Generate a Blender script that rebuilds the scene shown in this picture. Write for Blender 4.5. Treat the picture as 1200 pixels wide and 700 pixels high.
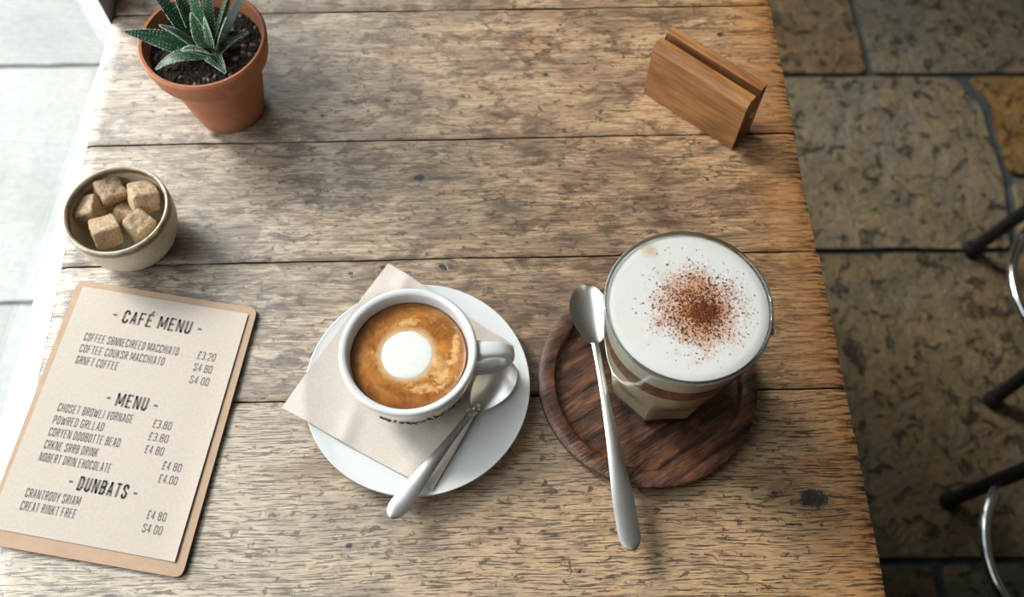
import bpy, bmesh, math, random
from mathutils import Vector, Matrix, noise
for o in list(bpy.data.objects): bpy.data.objects.remove(o, do_unlink=True)
random.seed(7)
SC = bpy.context.scene
COL = SC.collection
PI = math.pi

# ------------------------------------------------------------------ camera
T = 0.75                                   # table top height
FPX, TH, ROLL, YAW, CH = 1080.12, math.radians(26.049), math.radians(1.015), math.radians(-2.537), 0.6326
RC = Matrix.Rotation(YAW, 3, 'Z') @ Matrix.Rotation(TH, 3, 'X') @ Matrix.Rotation(ROLL, 3, 'Z')
cd = bpy.data.cameras.new('camera'); cam = bpy.data.objects.new('camera', cd); COL.objects.link(cam)
cam.matrix_world = Matrix.Translation((0, 0, T + CH)) @ RC.to_4x4()
cd.sensor_width = 36; cd.lens = 36 * FPX / 1200
cd.clip_start = .02
cd.dof.use_dof = True; cd.dof.focus_distance = .63; cd.dof.aperture_fstop = 6.3
SC.camera = cam
# ------------------------------------------------------------------ world, sun, exposure
W = bpy.data.worlds.new('world'); SC.world = W; W.use_nodes = True
W.node_tree.nodes['Background'].inputs[0].default_value = (.90, .95, 1.0, 1)
W.node_tree.nodes['Background'].inputs[1].default_value = 2.9
def sun(name, d, strength, angle, col):
    l = bpy.data.lights.new(name, 'SUN'); l.energy = strength; l.angle = math.radians(angle); l.color = col
    o = bpy.data.objects.new(name, l); COL.objects.link(o)
    o.rotation_euler = Vector(d).to_track_quat('-Z', 'Y').to_euler(); o.location = (-2, 1, 3)
sun('sun', (.66, -.52, -.74), 2.9, 18, (1.0, .95, .88))
def portal(name, loc, sx, sy):            # guides sampling of the daylight through the window openings
    l = bpy.data.lights.new(name, 'AREA'); l.shape = 'RECTANGLE'; l.size = sx; l.size_y = sy; l.cycles.is_portal = True
    o = bpy.data.objects.new(name, l); COL.objects.link(o); o.location = loc
    o.rotation_euler = Vector((1, 0, 0)).to_track_quat('-Z', 'Y').to_euler()
portal('window_portal', (-.47, 1.09, 1.72), 1.98, 2.44)
vs = SC.view_settings
vs.view_transform = 'Standard'; vs.look = 'None'; vs.gamma = 1; vs.use_curve_mapping = False
vs.exposure = .18
try: SC.display_settings.display_device = 'sRGB'
except Exception: pass

def P(px, py, z=0.0):
    """photo pixel -> world point at height z above the table top"""
    d = RC @ Vector(((px - 600) / FPX, -(py - 350) / FPX, -1)); t = (z - CH) / d.z
    return Vector((d.x * t, d.y * t, T + z))

# ------------------------------------------------------------------ object helpers
def link(o, parent=None):
    COL.objects.link(o)
    if parent: o.parent = parent
    return o
def mesh_from(name, verts, faces, mat, parent=None, smooth=True, sharp=None, loc=None):
    me = bpy.data.meshes.new(name); me.from_pydata([tuple(v) for v in verts], [], faces); me.update()
    return finish(name, me, mat, parent, smooth, sharp, loc)
def finish(name, me, mat, parent=None, smooth=True, sharp=None, loc=None):
    for m in (mat if isinstance(mat, (list, tuple)) else [mat]): me.materials.append(m)
    if smooth:
        for p in me.polygons: p.use_smooth = True
        if sharp: me.set_sharp_from_angle(angle=math.radians(sharp))
    o = bpy.data.objects.new(name, me)
    if loc: o.location = loc
    return link(o, parent)
def from_bm(name, bm, mat, parent=None, smooth=True, sharp=None, loc=None):
    bmesh.ops.recalc_face_normals(bm, faces=bm.faces)
    me = bpy.data.meshes.new(name); bm.to_mesh(me); bm.free()
    return finish(name, me, mat, parent, smooth, sharp, loc)
def empty(name, loc, rz=0):
    o = bpy.data.objects.new(name, None); o.empty_display_size = .02; o.location = loc; o.rotation_euler = (0, 0, rz); return link(o)
def tag(o, label=None, cat=None, group=None, kind=None):
    if label: o['label'] = label
    if cat: o['category'] = cat
    if group: o['group'] = group
    if kind: o['kind'] = kind
    return o
def keep(o, parent):                      # parent without moving (world-space meshes under a located empty)
    o.parent = parent; o.matrix_parent_inverse = Matrix.Translation(parent.location).inverted() if parent.rotation_euler.z == 0 else \
        (Matrix.Translation(parent.location) @ Matrix.Rotation(parent.rotation_euler.z, 4, 'Z')).inverted()
    return o
def lathe(prof, n=96, close=True):
    v, f = [], []
    for (r, z) in prof:
        for k in range(n):
            a = 2 * PI * k / n; v.append((r * math.cos(a), r * math.sin(a), z))
    m = len(prof)
    for i in range(m - 1):
        for k in range(n):
            f.append((i * n + k, i * n + (k + 1) % n, (i + 1) * n + (k + 1) % n, (i + 1) * n + k))
    if close:
        if prof[0][0] > 1e-6: f.append(tuple(reversed(range(n))))
        if prof[-1][0] > 1e-6: f.append(tuple((m - 1) * n + k for k in range(n)))
    return v, f
def smooth_prof(pts, sub=6):              # catmull-rom through the points
    out = []
    for i in range(len(pts) - 1):
        p0 = pts[max(i - 1, 0)]; p1 = pts[i]; p2 = pts[i + 1]; p3 = pts[min(i + 2, len(pts) - 1)]
        for s in range(sub):
            t = s / sub
            out.append(tuple(.5 * (2 * b + (c - a) * t + (2 * a - 5 * b + 4 * c - d) * t * t + (3 * b - 3 * c + d - a) * t ** 3)
                             for a, b, c, d in zip(p0, p1, p2, p3)))
    out.append(pts[-1]); return out
def tube(bm, pts, r, n=12, caps=True):
    rs = r if isinstance(r, (list, tuple)) else [r] * len(pts)
    rings = []; pts = [Vector(p) for p in pts]; up = None
    for i, p in enumerate(pts):
        d = (pts[min(i + 1, len(pts) - 1)] - pts[max(i - 1, 0)]).normalized()
        if up is None: up = d.orthogonal().normalized()
        up = (up - d * up.dot(d)).normalized(); s = d.cross(up)
        rings.append([bm.verts.new(p + (up * math.cos(2 * PI * k / n) + s * math.sin(2 * PI * k / n)) * rs[i]) for k in range(n)])
    for a, b in zip(rings, rings[1:]):
        for k in range(n): bm.faces.new((a[k], a[(k + 1) % n], b[(k + 1) % n], b[k]))
    if caps: bm.faces.new(list(reversed(rings[0]))); bm.faces.new(rings[-1])
def box(bm, x0, x1, y0, y1, z0, z1, bev=0):
    r = bmesh.ops.create_cube(bm, size=1, matrix=Matrix.Translation(((x0 + x1) / 2, (y0 + y1) / 2, (z0 + z1) / 2)) @ Matrix.Diagonal((x1 - x0, y1 - y0, z1 - z0, 1)))
    if bev:
        es = list({e for v in r['verts'] for e in v.link_edges})
        bmesh.ops.bevel(bm, geom=es, offset=bev, segments=2, profile=.6, affect='EDGES')
def prism(bm, poly, z0, z1, bev=0, seg=2):
    vb = [bm.verts.new((p[0], p[1], z0)) for p in poly]; vt = [bm.verts.new((p[0], p[1], z1)) for p in poly]
    n = len(poly); bm.faces.new(list(reversed(vb))); top = bm.faces.new(vt)
    for k in range(n): bm.faces.new((vb[k], vb[(k + 1) % n], vt[(k + 1) % n], vt[k]))
    if bev: bmesh.ops.bevel(bm, geom=list(top.edges), offset=bev, segments=seg, profile=.6, affect='EDGES')
def rounded(poly, r, seg=6):              # round the corners of a convex polygon
    out = []; n = len(poly); poly = [Vector((p[0], p[1])) for p in poly]
    for i in range(n):
        a, b, c = poly[i - 1], poly[i], poly[(i + 1) % n]; u = (a - b).normalized(); v = (c - b).normalized()
        for s in range(seg + 1):
            t = s / seg; p0 = b + u * r; p1 = b + v * r
            out.append((1 - t) ** 2 * p0 + 2 * t * (1 - t) * b + t * t * p1)
    return out

# ------------------------------------------------------------------ material helpers
class NT:
    def __init__(s, name):
        s.m = bpy.data.materials.new(name); s.m.use_nodes = True; s.t = s.m.node_tree; s.b = s.t.nodes['Principled BSDF']
        s.out = s.t.nodes['Material Output']
    def n(s, typ, **kw):
        x = s.t.nodes.new(typ)
        for k, v in kw.items(): setattr(x, k, v)
        return x
    def l(s, a, b): s.t.links.new(a, b); return s
    def obj(s):
        return s.n('ShaderNodeTexCoord').outputs['Object']
    def mapping(s, vec, scale=(1, 1, 1), loc=(0, 0, 0), rot=(0, 0, 0)):
        m = s.n('ShaderNodeMapping'); m.inputs['Scale'].default_value = scale; m.inputs['Location'].default_value = loc; m.inputs['Rotation'].default_value = rot
        s.l(vec, m.inputs['Vector']); return m.outputs[0]
    def noise(s, vec, scale=5, detail=5, rough=.55, dist=0):
        x = s.n('ShaderNodeTexNoise'); x.inputs['Scale'].default_value = scale; x.inputs['Detail'].default_value = detail
        x.inputs['Roughness'].default_value = rough; x.inputs['Distortion'].default_value = dist; s.l(vec, x.inputs['Vector']); return x.outputs[0]
    def vor(s, vec, scale=5, feature='F1', rnd=1):
        x = s.n('ShaderNodeTexVoronoi', feature=feature); x.inputs['Scale'].default_value = scale; x.inputs['Randomness'].default_value = rnd
        s.l(vec, x.inputs['Vector']); return x.outputs['Distance']
    def ramp(s, fac, stops, interp='LINEAR'):
        x = s.n('ShaderNodeValToRGB'); x.color_ramp.interpolation = interp; e = x.color_ramp.elements
        e.remove(e[1]); e[0].position = stops[0][0]
        for p, c in stops[1:]: e.new(p)
        for el, (p, c) in zip(e, stops):
            el.color = (c, c, c, 1) if isinstance(c, (int, float)) else (*c, 1)
        s.l(fac, x.inputs[0]); return x.outputs[0]
    def math(s, op, a, b=None, c=None, clamp=False):
        x = s.n('ShaderNodeMath', operation=op); x.use_clamp = clamp
        for i, v in enumerate((a, b, c)):
            if v is None: continue
            if isinstance(v, (int, float)): x.inputs[i].default_value = v
            else: s.l(v, x.inputs[i])
        return x.outputs[0]
    def mix(s, fac, a, b, mode='MIX'):
        x = s.n('ShaderNodeMix', data_type='RGBA', blend_type=mode); x.clamp_factor = True
        for i, v in ((0, fac), (6, a), (7, b)):
            if isinstance(v, (int, float)): x.inputs[i].default_value = v
            elif isinstance(v, tuple): x.inputs[i].default_value = (*v, 1)
            else: s.l(v, x.inputs[i])
        return x.outputs[2]
    def color(s, v):
        if isinstance(v, tuple): s.b.inputs['Base Color'].default_value = (*v, 1)
        else: s.l(v, s.b.inputs['Base Color'])
        return s
    def set(s, **kw):
        for k, v in kw.items():
            i = s.b.inputs[k.replace('_', ' ')]
            if isinstance(v, (int, float)): i.default_value = v
            elif isinstance(v, tuple): i.default_value = v if len(v) == 3 and i.type == 'VECTOR' else (*v, 1)
            else: s.l(v, i)
        return s
    def bump(s, h, strength=.3, dist=.001, prev=None):
        x = s.n('ShaderNodeBump'); x.inputs['Strength'].default_value = strength; x.inputs['Distance'].default_value = dist
        s.l(h, x.inputs['Height'])
        if prev: s.l(prev, x.inputs['Normal'])
        s.l(x.outputs[0], s.b.inputs['Normal']); return x.outputs[0]
def simple(name, col, rough=.5, metal=0, var=0, scale=60, bump=0, bd=.0005, **kw):
    m = NT(name)
    nz = m.noise(m.obj(), scale, 4)
    if var: m.color(m.mix(m.ramp(nz, [(.3, 0), (.7, 1)]), tuple(c * (1 - var) for c in col), tuple(min(1, c * (1 + var)) for c in col)))
    else: m.color(col)
    m.set(Roughness=rough, Metallic=metal, **kw)
    if bump: m.bump(nz, bump, bd)
    return m.m

# aged oak of the table top --------------------------------------------------
def mat_oak():
    m = NT('aged_oak'); o = m.obj()
    info = m.n('ShaderNodeObjectInfo'); rnd = info.outputs['Random']
    off = m.n('ShaderNodeCombineXYZ'); m.l(m.math('MULTIPLY', rnd, 7.3), off.inputs[0]); m.l(m.math('MULTIPLY', rnd, 3.1), off.inputs[2])
    va = m.n('ShaderNodeVectorMath', operation='ADD'); m.l(o, va.inputs[0]); m.l(off.outputs[0], va.inputs[1])
    # bend the grain around the knots and let it wander
    wob = m.noise(va.outputs[0], 8, 2, .5); wob2 = m.noise(va.outputs[0], 70, 3, .6)
    sep = m.n('ShaderNodeSeparateXYZ'); m.l(va.outputs[0], sep.inputs[0])
    yy = m.math('ADD', sep.outputs[1], m.math('ADD', m.math('MULTIPLY', wob, .010), m.math('MULTIPLY', wob2, .0012)))
    so = m.n('ShaderNodeSeparateXYZ'); m.l(o, so.inputs[0])
    knots = [(-.057, .4207, .0034, 1), (-.0372, .3382, .0042, .85), (.2172, .1494, .0056, 1.25), (.2086, .2756, .0024, 1),
             (.0012, .1346, .0014, 1), (-.1009, .1259, .0014, 1.2), (.0494, .5239, .002, .8), (.1918, .1542, .0026, .7), (.207, .566, .0016, 1),
             (-.085, .338, .0032, .6), (-.110, .333, .003, .5), (-.0864, .4993, .0026, .7), (.0535, .1049, .0015, .7), (-.141, .484, .0025, .6)]
    kd = None
    nz = m.noise(o, 150, 3)
    for (kx, ky, kr, el) in knots:
        dx = m.math('MULTIPLY', m.math('SUBTRACT', so.outputs[0], kx), 1 / (kr * 1.35)); dy = m.math('MULTIPLY', m.math('SUBTRACT', so.outputs[1], ky), 1 / kr)
        d = m.math('SQRT', m.math('ADD', m.math('MULTIPLY', dx, dx), m.math('MULTIPLY', dy, dy)))
        g = m.math('DIVIDE', dy, m.math('ADD', m.math('MULTIPLY', d, d), 1.5))
        yy = m.math('SUBTRACT', yy, m.math('MULTIPLY', g, kr * 1.1))
        d = m.math('ADD', d, m.math('MULTIPLY', m.math('SUBTRACT', nz, .5), 2.4))
        d = m.math('ADD', d, 1 - el)
        kd = d if kd is None else m.math('MINIMUM', kd, d)
    cv = m.n('ShaderNodeCombineXYZ'); m.l(sep.outputs[0], cv.inputs[0]); m.l(yy, cv.inputs[1]); m.l(sep.outputs[2], cv.inputs[2]); v = cv.outputs[0]
    broad = m.noise(m.mapping(v, (7, 16, 7)), 1.6, 5, .62)
    streak = m.noise(m.mapping(v, (14, 120, 14)), 1.5, 6, .7)
    fine = m.noise(m.mapping(v, (70, 640, 70)), 1.0, 4, .7)
    blot = m.noise(m.mapping(v, (26, 52, 26)), 1.3, 7, .72, .5)
    spot = m.noise(m.mapping(v, (75, 150, 75)), 1.2, 5, .7, .6)
    dash = m.noise(m.mapping(v, (50, 1000, 50)), 1.0, 2, .6)
    dash2 = m.noise(m.mapping(v, (20, 430, 20)), 1.0, 3, .6)
    crack = m.noise(m.mapping(v, (150, 45, 60)), 1.0, 3, .6)
    bottom = m.ramp(so.outputs[1], [(.228, 1), (.232, 0)])            # the nearest boards have the open, ribbed grain
    mid = m.ramp(so.outputs[1], [(.456, 1), (.460, .35)])
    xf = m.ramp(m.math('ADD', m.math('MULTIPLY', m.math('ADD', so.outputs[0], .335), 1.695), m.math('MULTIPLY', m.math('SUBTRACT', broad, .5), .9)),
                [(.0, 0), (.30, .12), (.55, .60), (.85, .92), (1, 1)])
    lightc = m.mix(xf, (.60, .50, .395), (.62, .395, .205))  # wood tones turn paler and greyer to the left: window sheen painted in
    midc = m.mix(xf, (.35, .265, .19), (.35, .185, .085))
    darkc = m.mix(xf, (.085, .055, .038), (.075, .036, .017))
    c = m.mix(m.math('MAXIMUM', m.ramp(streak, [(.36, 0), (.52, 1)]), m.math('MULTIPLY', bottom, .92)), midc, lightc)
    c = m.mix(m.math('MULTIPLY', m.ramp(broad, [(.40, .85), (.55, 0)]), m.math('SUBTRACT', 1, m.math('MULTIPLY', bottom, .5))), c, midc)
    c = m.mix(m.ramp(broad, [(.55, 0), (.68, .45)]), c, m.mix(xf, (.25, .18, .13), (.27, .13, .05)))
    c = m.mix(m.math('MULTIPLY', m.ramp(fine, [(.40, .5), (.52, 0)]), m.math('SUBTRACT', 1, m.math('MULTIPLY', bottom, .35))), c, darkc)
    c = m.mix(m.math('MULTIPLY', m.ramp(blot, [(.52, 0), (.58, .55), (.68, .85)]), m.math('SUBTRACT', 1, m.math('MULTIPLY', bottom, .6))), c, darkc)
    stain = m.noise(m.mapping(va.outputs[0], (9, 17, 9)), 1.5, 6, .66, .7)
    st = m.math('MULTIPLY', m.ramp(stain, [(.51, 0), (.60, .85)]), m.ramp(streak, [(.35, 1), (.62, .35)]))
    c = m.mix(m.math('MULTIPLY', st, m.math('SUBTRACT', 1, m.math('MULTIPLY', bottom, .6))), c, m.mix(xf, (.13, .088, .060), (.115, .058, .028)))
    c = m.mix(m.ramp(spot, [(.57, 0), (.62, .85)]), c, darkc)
    en = m.math('ADD', so.outputs[0], m.math('MULTIPLY', m.math('SUBTRACT', streak, .5), .10))
    c = m.mix(m.ramp(en, [(.200, 0), (.250, .7)]), c, (.44, .18, .045))
    dmask = m.math('MULTIPLY', m.ramp(dash, [(.55, 0), (.585, 1)]), m.math('ADD', m.math('MULTIPLY', bottom, .35), m.math('MULTIPLY', mid, .6)))
    d2 = m.math('MULTIPLY', m.ramp(dash2, [(.575, 0), (.61, 1)]), m.math('SUBTRACT', .42, m.math('MULTIPLY', bottom, .34)))
    ck = m.math('MULTIPLY', m.ramp(crack, [(.71, 0), (.75, .6)]), m.ramp(blot, [(.45, 0), (.6, 1)]))
    ink = m.mix(xf, (.075, .058, .048), (.045, .024, .012))
    c = m.mix(m.math('MULTIPLY', dmask, .9), c, ink)
    c = m.mix(m.math('MULTIPLY', d2, .9), c, ink)
    c = m.mix(ck, c, ink)
    tick = m.noise(m.mapping(o, (40, 330, 40)), 1.0, 3, .6)
    c = m.mix(m.math('MULTIPLY', m.ramp(tick, [(.50, 0), (.56, .9)]), m.ramp(so.outputs[0], [(.238, 0), (.2535, 1)])), c, (.03, .015, .008))
    halo = m.ramp(m.math('MULTIPLY', kd, .2), [(.12, .6), (.42, 0)])
    c = m.mix(halo, c, darkc)
    kn = m.ramp(kd, [(.75, 1), (1.0, 0)])
    c = m.mix(m.math('MULTIPLY', kn, .93), c, m.mix(m.ramp(spot, [(.45, 0), (.6, 1)]), (.010, .010, .012), (.030, .036, .044)))
    # end grain and sides are darker wood
    geo = m.n('ShaderNodeNewGeometry'); sn = m.n('ShaderNodeSeparateXYZ'); m.l(geo.outputs['Normal'], sn.inputs[0])
    c = m.mix(m.ramp(sn.outputs[2], [(.35, 1), (.8, 0)]), c, (.10, .055, .025))
    m.color(c)
    m.set(Roughness=m.ramp(streak, [(.3, .46), (.7, .30)]))
    m.b.inputs['Specular IOR Level'].default_value = .95
    h = m.math('SUBTRACT', m.math('ADD', m.math('MULTIPLY', streak, .25), m.math('MULTIPLY', fine, .5)), m.math('ADD', m.math('MULTIPLY', dmask, .5), m.math('ADD', m.math('MULTIPLY', d2, .8), m.math('MULTIPLY', kn, 1.5))))
    m.bump(h, .42, .0008)
    return m.m
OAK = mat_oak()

def mat_wood(name, light, dark, scale=1.0, axis='X', rough=.5, lines=14, blot=.5, bump=.4):
    m = NT(name); o = m.obj()
    s = {'X': (6, 60, 60), 'Y': (60, 6, 60)}[axis]; s = tuple(k * scale for k in s)
    g = m.noise(m.mapping(o, s), 1, 6, .65, .3); f = m.noise(m.mapping(o, tuple(k * 6 for k in s)), 1, 3, .6)
    b = m.noise(o, 30 * scale, 4)
    c = m.mix(m.ramp(g, [(.35, 0), (.65, 1)]), dark, light)
    c = m.mix(m.ramp(f, [(.4, .5), (.55, 0)]), c, tuple(k * .6 for k in dark))
    c = m.mix(m.ramp(b, [(.5, 0), (.75, blot)]), c, tuple(k * .55 for k in dark))
    m.color(c).set(Roughness=rough); m.bump(m.math('ADD', g, f), bump, .0006)
    return m.m
HOLDER = mat_wood('honey_wood', (.56, .27, .095), (.26, .095, .03), rough=.42, blot=.6, scale=.75)
COASTER = mat_wood('dark_walnut', (.27, .115, .062), (.024, .010, .008), rough=.36, blot=.8, bump=1.0, scale=2.6)

def mat_stone(name, cols, pit, joint=False, rough=.55, pits=1.0, bump=1.0, bd=.011):
    m = NT(name); o = m.obj(); oi = m.n('ShaderNodeObjectInfo')
    off = m.n('ShaderNodeVectorMath', operation='ADD'); m.l(o, off.inputs[0])
    cc = m.n('ShaderNodeCombineXYZ'); m.l(m.math('MULTIPLY', oi.outputs['Random'], 9), cc.inputs[0]); m.l(cc.outputs[0], off.inputs[1]); v = off.outputs[0]
    a = m.noise(v, 4.5, 6, .6, .6); b = m.noise(v, 16, 6, .65, .8); f = m.noise(v, 90, 4, .6); w = m.vor(m.mapping(v, (1, 1.5, 1)), 30)
    p = m.noise(v, 34, 5, .65, .9)
    c = m.ramp(a, [(.34, cols[0]), (.46, cols[1]), (.56, cols[2]), (.68, cols[0])])
    c = m.mix(m.ramp(b, [(.35, .55), (.6, 0)]), c, cols[3])
    c = m.mix(m.ramp(f, [(.35, .4), (.6, 0)]), c, pit)
    pm = m.ramp(p, [(.56, 0), (.66, pits * .85)])
    c = m.mix(pm, c, pit)
    c = m.mix(1.0, c, oi.outputs['Color'], 'MULTIPLY')
    m.color(c).set(Roughness=m.ramp(b, [(.3, rough - .12), (.7, rough + .2)]))
    m.b.inputs['Specular IOR Level'].default_value = .4
    m.bump(m.math('SUBTRACT', m.math('ADD', b, m.math('MULTIPLY', f, .3)), m.math('MULTIPLY', pm, .9)), bump, bd)
    return m.m
STONE = mat_stone('old_flagstone', [(.165, .135, .095), (.215, .160, .095), (.185, .160, .128), (.085, .080, .066)], (.038, .046, .046))
MORTAR = simple('dark_mortar', (.035, .045, .05), .9, var=.4, scale=40, bump=.6, bd=.004)
PAVE = mat_stone('pale_paving', [(.36, .362, .352), (.42, .42, .40), (.38, .383, .372), (.31, .32, .312)], (.24, .25, .245), pits=.35, rough=.7, bump=.3, bd=.003)
PJOINT = simple('pale_mortar', (.14, .145, .14), .9, var=.2, scale=40)
WALLP = simple('cream_plaster', (.22, .18, .14), .9, var=.04, scale=8, bump=.1, bd=.002)
CEIL = simple('white_ceiling', (.60, .55, .48), .9, var=.03, scale=5)
WPAINT = simple('white_window_paint', (.88, .90, .90), .35, var=.02, scale=12)
GREYP = simple('grey_window_paint', (.42, .47, .48), .45, var=.06, scale=20)

def thin_glass(name, tint=(1, 1, 1), extra=0.0, ior=1.5):
    m = NT(name); t = m.n('ShaderNodeBsdfTransparent'); t.inputs[0].default_value = (*tint, 1)
    g = m.n('ShaderNodeBsdfGlossy'); g.inputs['Roughness'].default_value = .02
    geo = m.n('ShaderNodeNewGeometry'); dt = m.n('ShaderNodeVectorMath', operation='DOT_PRODUCT')
    m.l(geo.outputs['Normal'], dt.inputs[0]); m.l(geo.outputs['Incoming'], dt.inputs[1])
    r0 = ((ior - 1) / (ior + 1)) ** 2
    fr = m.math('ADD', m.math('MULTIPLY', m.math('POWER', m.math('SUBTRACT', 1, m.math('ABSOLUTE', dt.outputs['Value']), clamp=True), 5), 1 - r0), r0)
    mx = m.n('ShaderNodeMixShader')
    m.l(m.math('ADD', fr, extra, clamp=True), mx.inputs[0]); m.l(t.outputs[0], mx.inputs[1]); m.l(g.outputs[0], mx.inputs[2])
    m.l(mx.outputs[0], m.out.inputs[0]); return m.m
PANE = thin_glass('window_glass', (.97, .99, .98), 0.0, 1.45)
GLASS = thin_glass('tumbler_glass', (.90, .92, .91), .03, 1.5)

# ------------------------------------------------------------------ structure: floor
JY = [P(1018, 88, -T).y, P(1000, 296, -T).y, P(1100, 659, -T).y]     # joint lines
def stone_poly(poly, gap, step=.035, amp=.004, seed=0):
    rnd = random.Random(seed); n = len(poly); c = sum((Vector(p) for p in poly), Vector((0, 0))) / n
    pts = []
    for i in range(n):                       # inset corners
        a, b, d = Vector(poly[i - 1]), Vector(poly[i]), Vector(poly[(i + 1) % n])
        u = (b - a).normalized(); v = (d - b).normalized(); n1 = Vector((-u.y, u.x)); n2 = Vector((-v.y, v.x))
        k = (n1 + n2); k = k / max(.5, k.dot(n1)); pts.append(b + k * gap)
    pts = rounded(pts, min(.013, .3 * min((Vector(pts[i]) - Vector(pts[i - 1])).length for i in range(n))), 3)
    out = []
    for i in range(len(pts)):
        a, b = pts[i], pts[(i + 1) % len(pts)]; L = (b - a).length; k = max(1, int(L / step))
        for s in range(k):
            q = a.lerp(b, s / k); w = noise.noise(Vector((q.x * 22, q.y * 22, seed))) * amp
            out.append(q + (q - c).normalized() * w)
    return out
def add_stone(parent, poly, mat, tint, seed, gap=.006, z=0):
    bm = bmesh.new(); prism(bm, stone_poly(poly, gap, seed=seed), -.03, z, .004, 2)
    o = from_bm('stone', bm, mat, parent, sharp=50); o.color = (*tint, 1); return o
floor = mesh_from('floor', [(-.3375, -2.2, -.009), (3.2, -2.2, -.009), (3.2, 3.5, -.009), (-.3375, 3.5, -.009)], [(0, 1, 2, 3)], MORTAR); floor['kind'] = 'structure'
q = lambda px, py: tuple(P(px, py, -T).xy)
XL, XR = -.332, 3.19
y1, y2, y3 = JY
SL = -.018                                                         # joints run very slightly off square
jy = lambda y, x: y + SL * (x - .75)
def quad(xa, xb, ya, yb): return [(xa, jy(ya, xa)), (xb, jy(ya, xb)), (xb, jy(yb, xb)), (xa, jy(yb, xa))]
sid = 0
def row(ya, yb, xs, tints=None):
    global sid
    for i in range(len(xs) - 1):
        sid += 1; t = (tints or {}).get(i) or (lambda k: (k, k * random.uniform(.93, 1.0), k * random.uniform(.85, 1)))(random.uniform(.8, 1.1))
        add_stone(floor, quad(xs[i], xs[i + 1], ya, yb), STONE, t, sid, gap=random.uniform(.005, .008), z=random.uniform(-.002, .001))
xt = P(1010, 45, -T).x
row(y1, y1 + .44, [XL, .15, xt, 1.36, 1.9, 2.5, XR], {1: (1.2, .93, .68), 2: (.98, .95, .9)})
# row between the two joints: big slab with a curved right side, ochre stone and small stone
c1, c2, c3, c4 = q(1122, 95), q(1148, 120), q(1174, 195), q(1192, 297)
add_stone(floor, [(.38, jy(y2, .38)), (c4[0], jy(y2, c4[0])), (c3[0], c3[1] - .03), (c2[0] + .006, c2[1] - .008), (c1[0], jy(y1, c1[0])), (.38, jy(y1, .38))], STONE, (1.22, 1.15, 1.05), 101)
ym = P(1190, 206, -T).y
add_stone(floor, [(c3[0] + .004, ym), (1.22, ym - .01), (1.22, jy(y1, 1.22)), (c1[0] + .016, jy(y1, c1[0])), (c2[0] + .016, c2[1])], STONE, (1.25, .85, .38), 102)
add_stone(floor, [(c4[0] + .006, jy(y2, c4[0])), (1.26, jy(y2, 1.26)), (1.22, ym - .01), (c3[0] + .004, ym)], STONE, (1.05, .95, .8), 103)
row(y2, y1, [1.25, 1.75, 2.3, XR]); row(y2, y1, [XL, .02, .38])
row(y3, y2, [XL, .46, 1.14, 1.6, 2.2, XR], {1: (.86, .74, .56)})
row(y3 - .34, y3, [XL, .1, P(1104, 690, -T).x, 1.0, 1.5, 2.1, XR], {1: (.8, .75, .6), 2: (.75, .78, .74)})
yy = y3 - .34
while yy > -2.1:
    h = random.uniform(.32, .46); xs = [XL]
    while xs[-1] < XR - .6: xs.append(xs[-1] + random.uniform(.4, .65))
    row(max(yy - h, -2.19), yy, xs + [XR]); yy -= h
yy = y1 + .44
while yy < 3.3:
    h = random.uniform(.32, .46); xs = [XL]
    while xs[-1] < XR - .6: xs.append(xs[-1] + random.uniform(.4, .65))
    row(yy, min(yy + h, 3.49), xs + [XR]); yy += h

# pale paving outside the window
pave = mesh_from('pavement', [(-6, -4, -.006), (-.36, -4, -.006), (-.36, 6, -.006), (-6, 6, -.006)], [(0, 1, 2, 3)], PJOINT); pave['kind'] = 'structure'
py1, py2 = P(60, 77, -T).y, P(20, 355, -T).y
rows = [py2 - .55 * k for k in range(7, 0, -1)] + [py2, py1] + [py1 + .52 * k for k in range(1, 7)]
for j in range(len(rows) - 1):
    xe = -.46 if rows[j] < .55 else -.46
    xs = [xe]; first = {8: 1.05, 7: .92}.get(j, random.uniform(.5, .9)); xs.append(xe - first)
    while xs[-1] > -4.5: xs.append(xs[-1] - random.uniform(.7, 1.0))
    for i in range(len(xs) - 1):
        sid += 1; k = random.uniform(.93, 1.03)
        add_stone(pave, [(xs[i + 1], rows[j]), (xs[i], rows[j]), (xs[i], rows[j + 1]), (xs[i + 1], rows[j + 1])], PAVE, (k, k, k), sid + 500, gap=.005)

# ------------------------------------------------------------------ structure: walls and windows
A = Vector((-.3376, .5929)); SLP = .0544                            # outer line of the sill
xo = lambda y: A.x + (y - A.y) * SLP if y < A.y else -.3376
def wall(name, polys, mat=WALLP, parent=None):
    bm = bmesh.new()
    for poly, z0, z1 in polys: prism(bm, poly, z0, z1)
    o = from_bm(name, bm, mat, parent, smooth=False); o['kind'] = 'structure'; return o
ys, ye = -.12, A.y
lower = [(xo(ys) , ys), (xo(ys) + .05, ys), (-.3376 + .0, ye), (-.3376 - .0005, ye)]
IN = -.337
wall('wall_left', [([(xo(ys), ys), (IN - .0, ys), (IN, ye), (xo(ye), ye)], 0, .722),
                   ([(IN - .02, ye + .11), (IN, ye + .11), (IN, 2.3), (IN - .02, 2.3)], 0, .722),
                   ([(xo(ys), ys), (IN, ys), (IN, ye), (xo(ye), ye)], 2.71, 2.8),
                   ([(IN - .02, ye + .11), (IN, ye + .11), (IN, 2.3), (IN - .02, 2.3)], 2.71, 2.8),
                   ([(IN - .2, -2.3), (IN, -2.3), (IN, ys), (IN - .2, ys)], 0, 2.8),
                   ([(IN - .13, 2.3), (IN, 2.3), (IN, 3.6), (IN - .13, 3.6)], 0, 2.8)])
post = wall('trim_1', [([(-.3376, .5929), (IN, .5929), (IN, .7029), (-.352, .7029)], 0, 2.8)], GREYP)
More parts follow.
